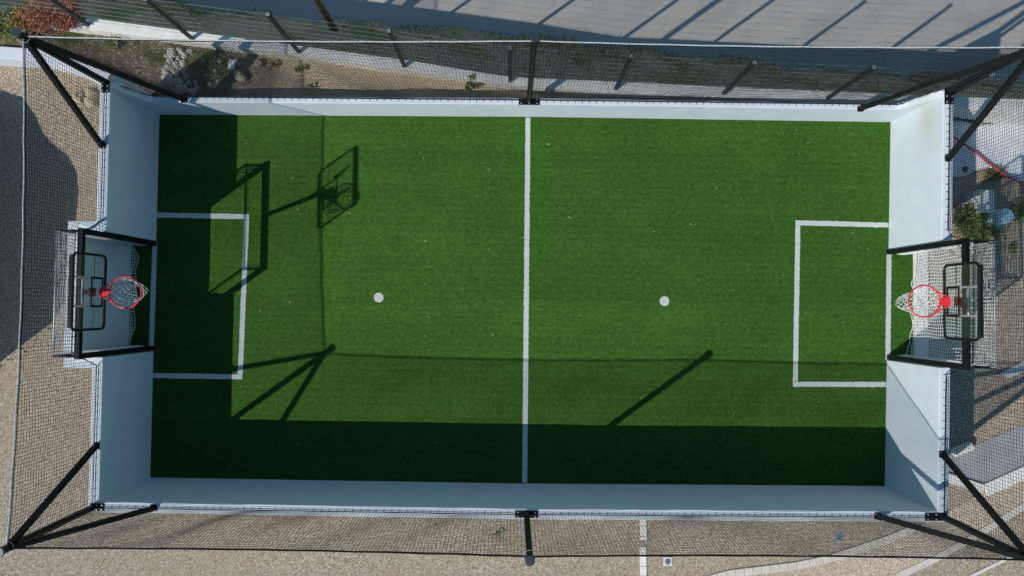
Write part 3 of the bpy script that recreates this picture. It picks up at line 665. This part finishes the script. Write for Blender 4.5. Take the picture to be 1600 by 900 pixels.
# ------------------------------------------------------------------ beyond the sunlit end wall
kb = MB(); kb.box((7.20, -.03, .03), (.24, 2.02, .10)); tag(kb.build('threshold_kerb', CONC, bevel=.01), 'pale concrete kerb at the back of the sunlit goal', 'kerb')
ts = MB(); A = [(1489, 192), (1600, 192), (1700, 196)]; n1, n2 = 26, 12
for i in range(n1 + 1):
    for j in range(n2 + 1):
        u = 1440 + 300 * i / n1; t = j / n2; v0 = 190 + 4 * math.sin(u * .05); v1 = 268 + 9 * math.sin(u * .06) + (u - 1490) * .06
        p = at(u, v0 + (v1 - v0) * t, .04); ts.v.append((p[0], p[1], .04 + .025 * math.sin(u * .11 + 5 * t) * math.sin(9 * t + u * .03) + random.uniform(0, .018)))
for i in range(n1):
    for j in range(n2): a = i * (n2 + 1) + j; ts.f.append((a, a + 1, a + n2 + 2, a + n2 + 1))
o = ts.build('tarpaulin', TARP, smooth=True); q = o.modifiers.new('solid', 'SOLIDIFY'); q.thickness = .006; tag(o, 'crumpled white tarpaulin spread on the ground behind the end wall', 'tarpaulin')
for k in range(17):
    u = 1492 + k * 8 + random.uniform(-2, 2); r = random.uniform(.035, .075)
    stone(u, 184 + random.uniform(-3, 3) + (u - 1492) * .03, r, ROCKT if k > 3 else ROCKR, 'brown broken stone in the row between white slab and tarpaulin', 'stones in a row by the tarpaulin', 0.02, 80 + k)
stone(1507, 265, .055, ROCKR, 'dark stone lying on the shaded part of the tarpaulin', None, .08, 98)
hs = MB(); hp = [at(u, v, .12) for u, v in ((1440, 180), (1490, 214), (1520, 234), (1545, 255), (1572, 274), (1600, 289), (1660, 310), (1720, 318))]
pts = []
for i in range(len(hp) - 1):
    for t in np.linspace(0, 1, 6)[:-1]: pts.append(Vector(hp[i]).lerp(Vector(hp[i + 1]), t) + Vector((0, .008 * math.sin(i * 6 + t * 6), 0)))
hs.tube(pts, .02, 8); tag(hs.build('hose', HOSE, smooth=True), 'pink red hose snaking across the white tarpaulin', 'hose')
# concrete block on its side, pale bucket
b = at(1532, 316, .17); blk = MB(); blk.box((b[0], b[1], .17), (.27, .40, .34), .02); o = blk.build('concrete_block', CONC, bevel=.015); tag(o, 'pale concrete block standing among weeds beside the blue bucket', 'block')
b = at(1512, 311, .08); blk = MB(); blk.box((b[0], b[1], .08), (.16, .18, .16), .1); tag(blk.build('concrete_block', SHADEC, bevel=.012), 'small block coloured shade grey, as the shaded part of the larger pale block', 'block')  # pale block's shaded part, with the shade put into the grey
b = at(1553, 341, .0); e = empty('bucket', b, 'pale blue upturned bucket leaning beside the concrete block', 'bucket')
m = Part(); c = Vector(b); ax = Vector((.035, .01, .30)); m.tube([c, c + ax * .05, c + ax * .95, c + ax], [.150, .155, .128, .12], 24); m.under('shell', BUCK, e, False, .004)
m = Part(); m.tube([c + ax * .04, c + ax * .10], .163, 24); m.under('rim', BUCK, e)
m = Part(); m.tube([c + Vector((-.15 - .03 * math.sin(t * 3.1), .12 - .24 * t, .02 + .01 * t)) for t in np.linspace(0, 1, 8)], .006, 5); m.under('handle', BOLT, e)
shrub('weed_clump', 1508, 350, 0, (.32, .34), .28, 1500, .06, .028, [(LGREEN, .85), (LOLIVE, .15)], 'dense green weeds between the end wall and the concrete block', 'weeds')
shrub('weed_clump', 1590, 330, 0, (.22, .25), .30, 700, .06, .028, [(LGREEN, 1)], 'dark green weeds growing just past the blue bucket', 'weeds')
shrub('weed_clump', 1546, 274, 0, (.20, .13), .2, 420, .07, .016, [(LOLIVE, .6), (LDRY, .4)], 'yellowish grass clump at the edge of the tarpaulin', 'weeds')
shrub('weed_clump', 1535, 368, 0, (.25, .14), .2, 500, .055, .026, [(LGREEN, .6), (LOLIVE, .4)], 'low mixed weeds between the bucket and the goal net', 'weeds')
shrub('weed_clump', 1576, 389, 0, (.08, .09), .14, 90, .05, .022, [(LGREEN, .5), (LOLIVE, .5)], 'small yellow green weed behind the corner of the goal net', 'weeds', sticks=3)
dl = MB(); 
for i in range(26):
    for j in range(14):
        u = 1478 + 9 * i; v = 268 + 9 * j; p = at(u, v, .0); dl.v.append((p[0], p[1], .006 + (.03 * random.random() if 0 < j < 13 and i else 0)))
for i in range(25):
    for j in range(13): a = i * 14 + j; dl.f.append((a, a + 1, a + 15, a + 14))
tag(dl.build('rubble_soil', SAND, smooth=True), kind='structure')
# slab with shade put into its grey colour, and V-shaped white kerb
def band(name, pts, wd, z, mat, h, label=None, cat=None, kind=None, gap=None, group=None):
    """kerb along plan points; gap: length of each block"""
    m = MB(); P_ = [Vector((*at(u, v, 0)[:2], 0)) for u, v in pts]; seg = []
    dense = []
    for i in range(len(P_) - 1):
        n = max(2, int((P_[i + 1] - P_[i]).length / .05))
        dense += [P_[i].lerp(P_[i + 1], t) for t in np.linspace(0, 1, n)[:-1]]
    dense.append(P_[-1]); blk = []; acc = 0
    def flush(b):
        if len(b) < 2: return
        vs = []
        for i, p in enumerate(b):
            d = (b[min(i + 1, len(b) - 1)] - b[max(0, i - 1)]).normalized(); s_ = Vector((-d.y, d.x, 0)) * wd / 2
            vs += [(*(p - s_)[:2], z - .05), (*(p - s_)[:2], z + h), (*(p + s_)[:2], z + h), (*(p + s_)[:2], z - .05)]
        k = len(b); fs = [(0, 1, 2, 3), tuple(4 * (k - 1) + q for q in (3, 2, 1, 0))]
        for i in range(k - 1):
            for q in range(4): fs.append((4 * i + q, 4 * i + 4 + q, 4 * i + 4 + (q + 1) % 4, 4 * i + (q + 1) % 4))
        m.add(vs, fs)
    for i, p in enumerate(dense):
        if blk: acc += (p - blk[-1]).length
        blk.append(p)
        if gap and acc >= gap:
            d = (blk[-1] - blk[-2]).normalized(); flush(blk[:-1] + [blk[-1] - d * .008]); blk = [blk[-1]]; acc = 0
    flush(blk); o = m.build(name, mat, bevel=.004); return tag(o, label, cat, group, kind)
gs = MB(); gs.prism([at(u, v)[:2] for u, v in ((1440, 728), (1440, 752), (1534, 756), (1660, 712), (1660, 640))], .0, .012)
tag(gs.build('shaded_slab', SHADEC), 'concrete slab coloured grey for shade beside the white kerbs outside the end wall', 'slab')
pa = MB(); pa.prism([at(u, v)[:2] for u, v in ((1040, 925), (1140, 897), (1240, 884), (1340, 860), (1400, 838), (1480, 800), (1536, 768), (1680, 714), (1680, 745), (1600, 787), (1520, 838), (1460, 873), (1390, 905), (1340, 940), (1040, 945))], .0, .008)
tag(pa.build('pebble_path', PATH), kind='structure')
band('path_edging', [(1040, 922), (1140, 896), (1240, 884), (1290, 874), (1340, 858), (1385, 843), (1430, 824)], .13, 0, PALEK, .03, 'curved edging of white blocks between gravel and pebble path', 'kerb', gap=.115)
band('path_edging', [(1360, 927), (1400, 901), (1460, 873), (1520, 839), (1600, 790), (1680, 750)], .12, 0, PALEK, .025, 'pale straight edging along the outer side of the pebble path', 'kerb', gap=.5)
band('path_edging', [(1500, 908), (1560, 879), (1640, 838)], .05, 0, CONC, .02, 'thin pale edging strip on the gravel beneath the braced corner post', 'kerb', gap=1.0)
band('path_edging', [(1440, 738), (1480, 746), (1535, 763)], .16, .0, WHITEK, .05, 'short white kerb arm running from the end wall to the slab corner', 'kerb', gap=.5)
band('path_edging', [(1538, 765), (1600, 737), (1680, 705)], .22, .0, WHITEK, .05, 'broad white kerb along the sunny side of the shaded slab', 'kerb', gap=.5)
sl = MB(); sl.prism([at(u, v)[:2] for u, v in ((1562, 583), (1576, 590), (1680, 545), (1680, 520))], 0, .03); tag(sl.build('stepping_slab', CONC, bevel=.006), 'pale slab strip with a dark fixing behind the sunlit goal', 'slab')
bk = at(1504, 702, .07); m = MB(); m.tube([(bk[0] - .17, bk[1] - .06, .08), (bk[0] + .15, bk[1] + .07, .08)], .085, 20); tag(m.build('concrete_bollard', CONC, bevel=.01), 'short pale concrete bollard lying on its side by the shaded slab', 'bollard')
# bottom side: block strip, drains, weed
for (v0, v1, l) in ((806, 843, 'white edging strip of blocks meeting the long wall'), (854, 915, 'white edging strip of blocks running out of the picture')):
    band('edging_strip', [(1004.5, v0), (1005.5, v1)], .115, 0, WHITEK, .02, l, 'kerb', gap=.16)
def drain(u, v, square, label):
    c = at(u, v); e = empty('drain_cover', (c[0], c[1], 0), label, 'drain cover'); 
    p = Part(); p.box((c[0], c[1], .006), (.15, .15, .012)) if square else p.disc((c[0], c[1], 0), .078, .012, 24); p.under('frame', CONC if square else DRAINM, e)
    p = Part(); p.disc((c[0], c[1], .0125), .055, .008, 20); p.under('lid', DRAINM, e)
    p = Part()
    for k in range(5): p.box((c[0], c[1] - .036 + k * .018, .022), (.07, .006, .004))
    p.under('grating', BLACK, e)
drain(1310, 838, False, 'round grey drain cover in the gravel below the net'); drain(1043, 877, True, 'square drain cover with round lid beside the white edging strip')
shrub('weed', 779, 832, 0, (.06, .05), .07, 40, .04, .018, [(LGREEN, 1)], 'tiny green weed in the gravel left of the middle net post', 'weed', sticks=2)
# utility pole on the verge
b = at(529, 56, -1.15); e = empty('utility_pole', (b[0], b[1], -1.3), 'weathered wooden utility pole on the roadside verge', 'pole')
m = Part(); m.tube([(b[0], b[1], -1.35), (b[0] + .02, b[1], 2), (b[0] + .03, b[1] + .02, 7.0)], [.075, .068, .055], 14); m.under('shaft', WOOD, e, True)
m = Part(); m.disc((b[0] + .03, b[1] + .02, 7.0), .075, .05, 14); m.under('cap', BLACK, e)
# unseen caster added outside the picture, its outline shaped to throw the gravel shadow
hx = -9.9
sil = [(0, 142), (34, 152), (58, 182), (68, 210), (82, 226), (106, 245), (119, 270), (122, 300), (118, 350), (112, 410), (100, 470), (86, 500), (40, 535), (0, 566)]
prof = []
for u, v in sil:
    p = at(u, v); z = (p[0] - hx) / SX; prof.append((p[1] - SY * z, z))
prof = [(prof[0][0] + .15, 0)] + prof + [(prof[-1][0] - .1, 0)]
m = MB(); n = len(prof); D = 10; vs = []
for k in range(D + 1):
    x = hx - .9 * k / D; q = 1 - .25 * abs(k / D - .0) ** 2
    for y, z in prof: vs.append((x, y, z * q + (random.uniform(-.015, .015) if z > 0 else 0)))
fs = [tuple(range(n)), tuple(D * n + i for i in range(n))[::-1]]
for k in range(D):
    for i in range(n - 1): fs.append((k * n + i, (k + 1) * n + i, (k + 1) * n + i + 1, k * n + i + 1))
he = empty('shadow_caster_hedge', (hx - .4, prof[n // 2][0], 0), 'added unseen greenery shaped to shade the gravel', 'shadow_caster_hedge')
pp = Part(); pp.add(vs, fs); pp.under('shadow_caster_body', LGREEN, he)
lf = Part()
for i in range(5000):
    f = random.choice(fs[2:]); a, b_, c_, d_ = [Vector(vs[k]) for k in f]; p = a.lerp(b_, random.random()).lerp(d_.lerp(c_, random.random()), random.random()); q = random.uniform(0, 6.28)
    lf.leaf(p - Vector((.03, 0, 0)), (math.cos(q), math.sin(q), .4), .05, .022, (0, 0, 1))
for i in range(1500):
    k = random.randrange(1, n - 1); y, z = prof[k]; lf.leaf((hx + random.uniform(-.02, .0), y + random.uniform(-.2, .2), random.uniform(0, max(.05, z - .05))), (.5, random.uniform(-1, 1), random.uniform(-1, 1)), .05, .022, (1, 0, 0))
lf.under('foliage', LGREEN, he)
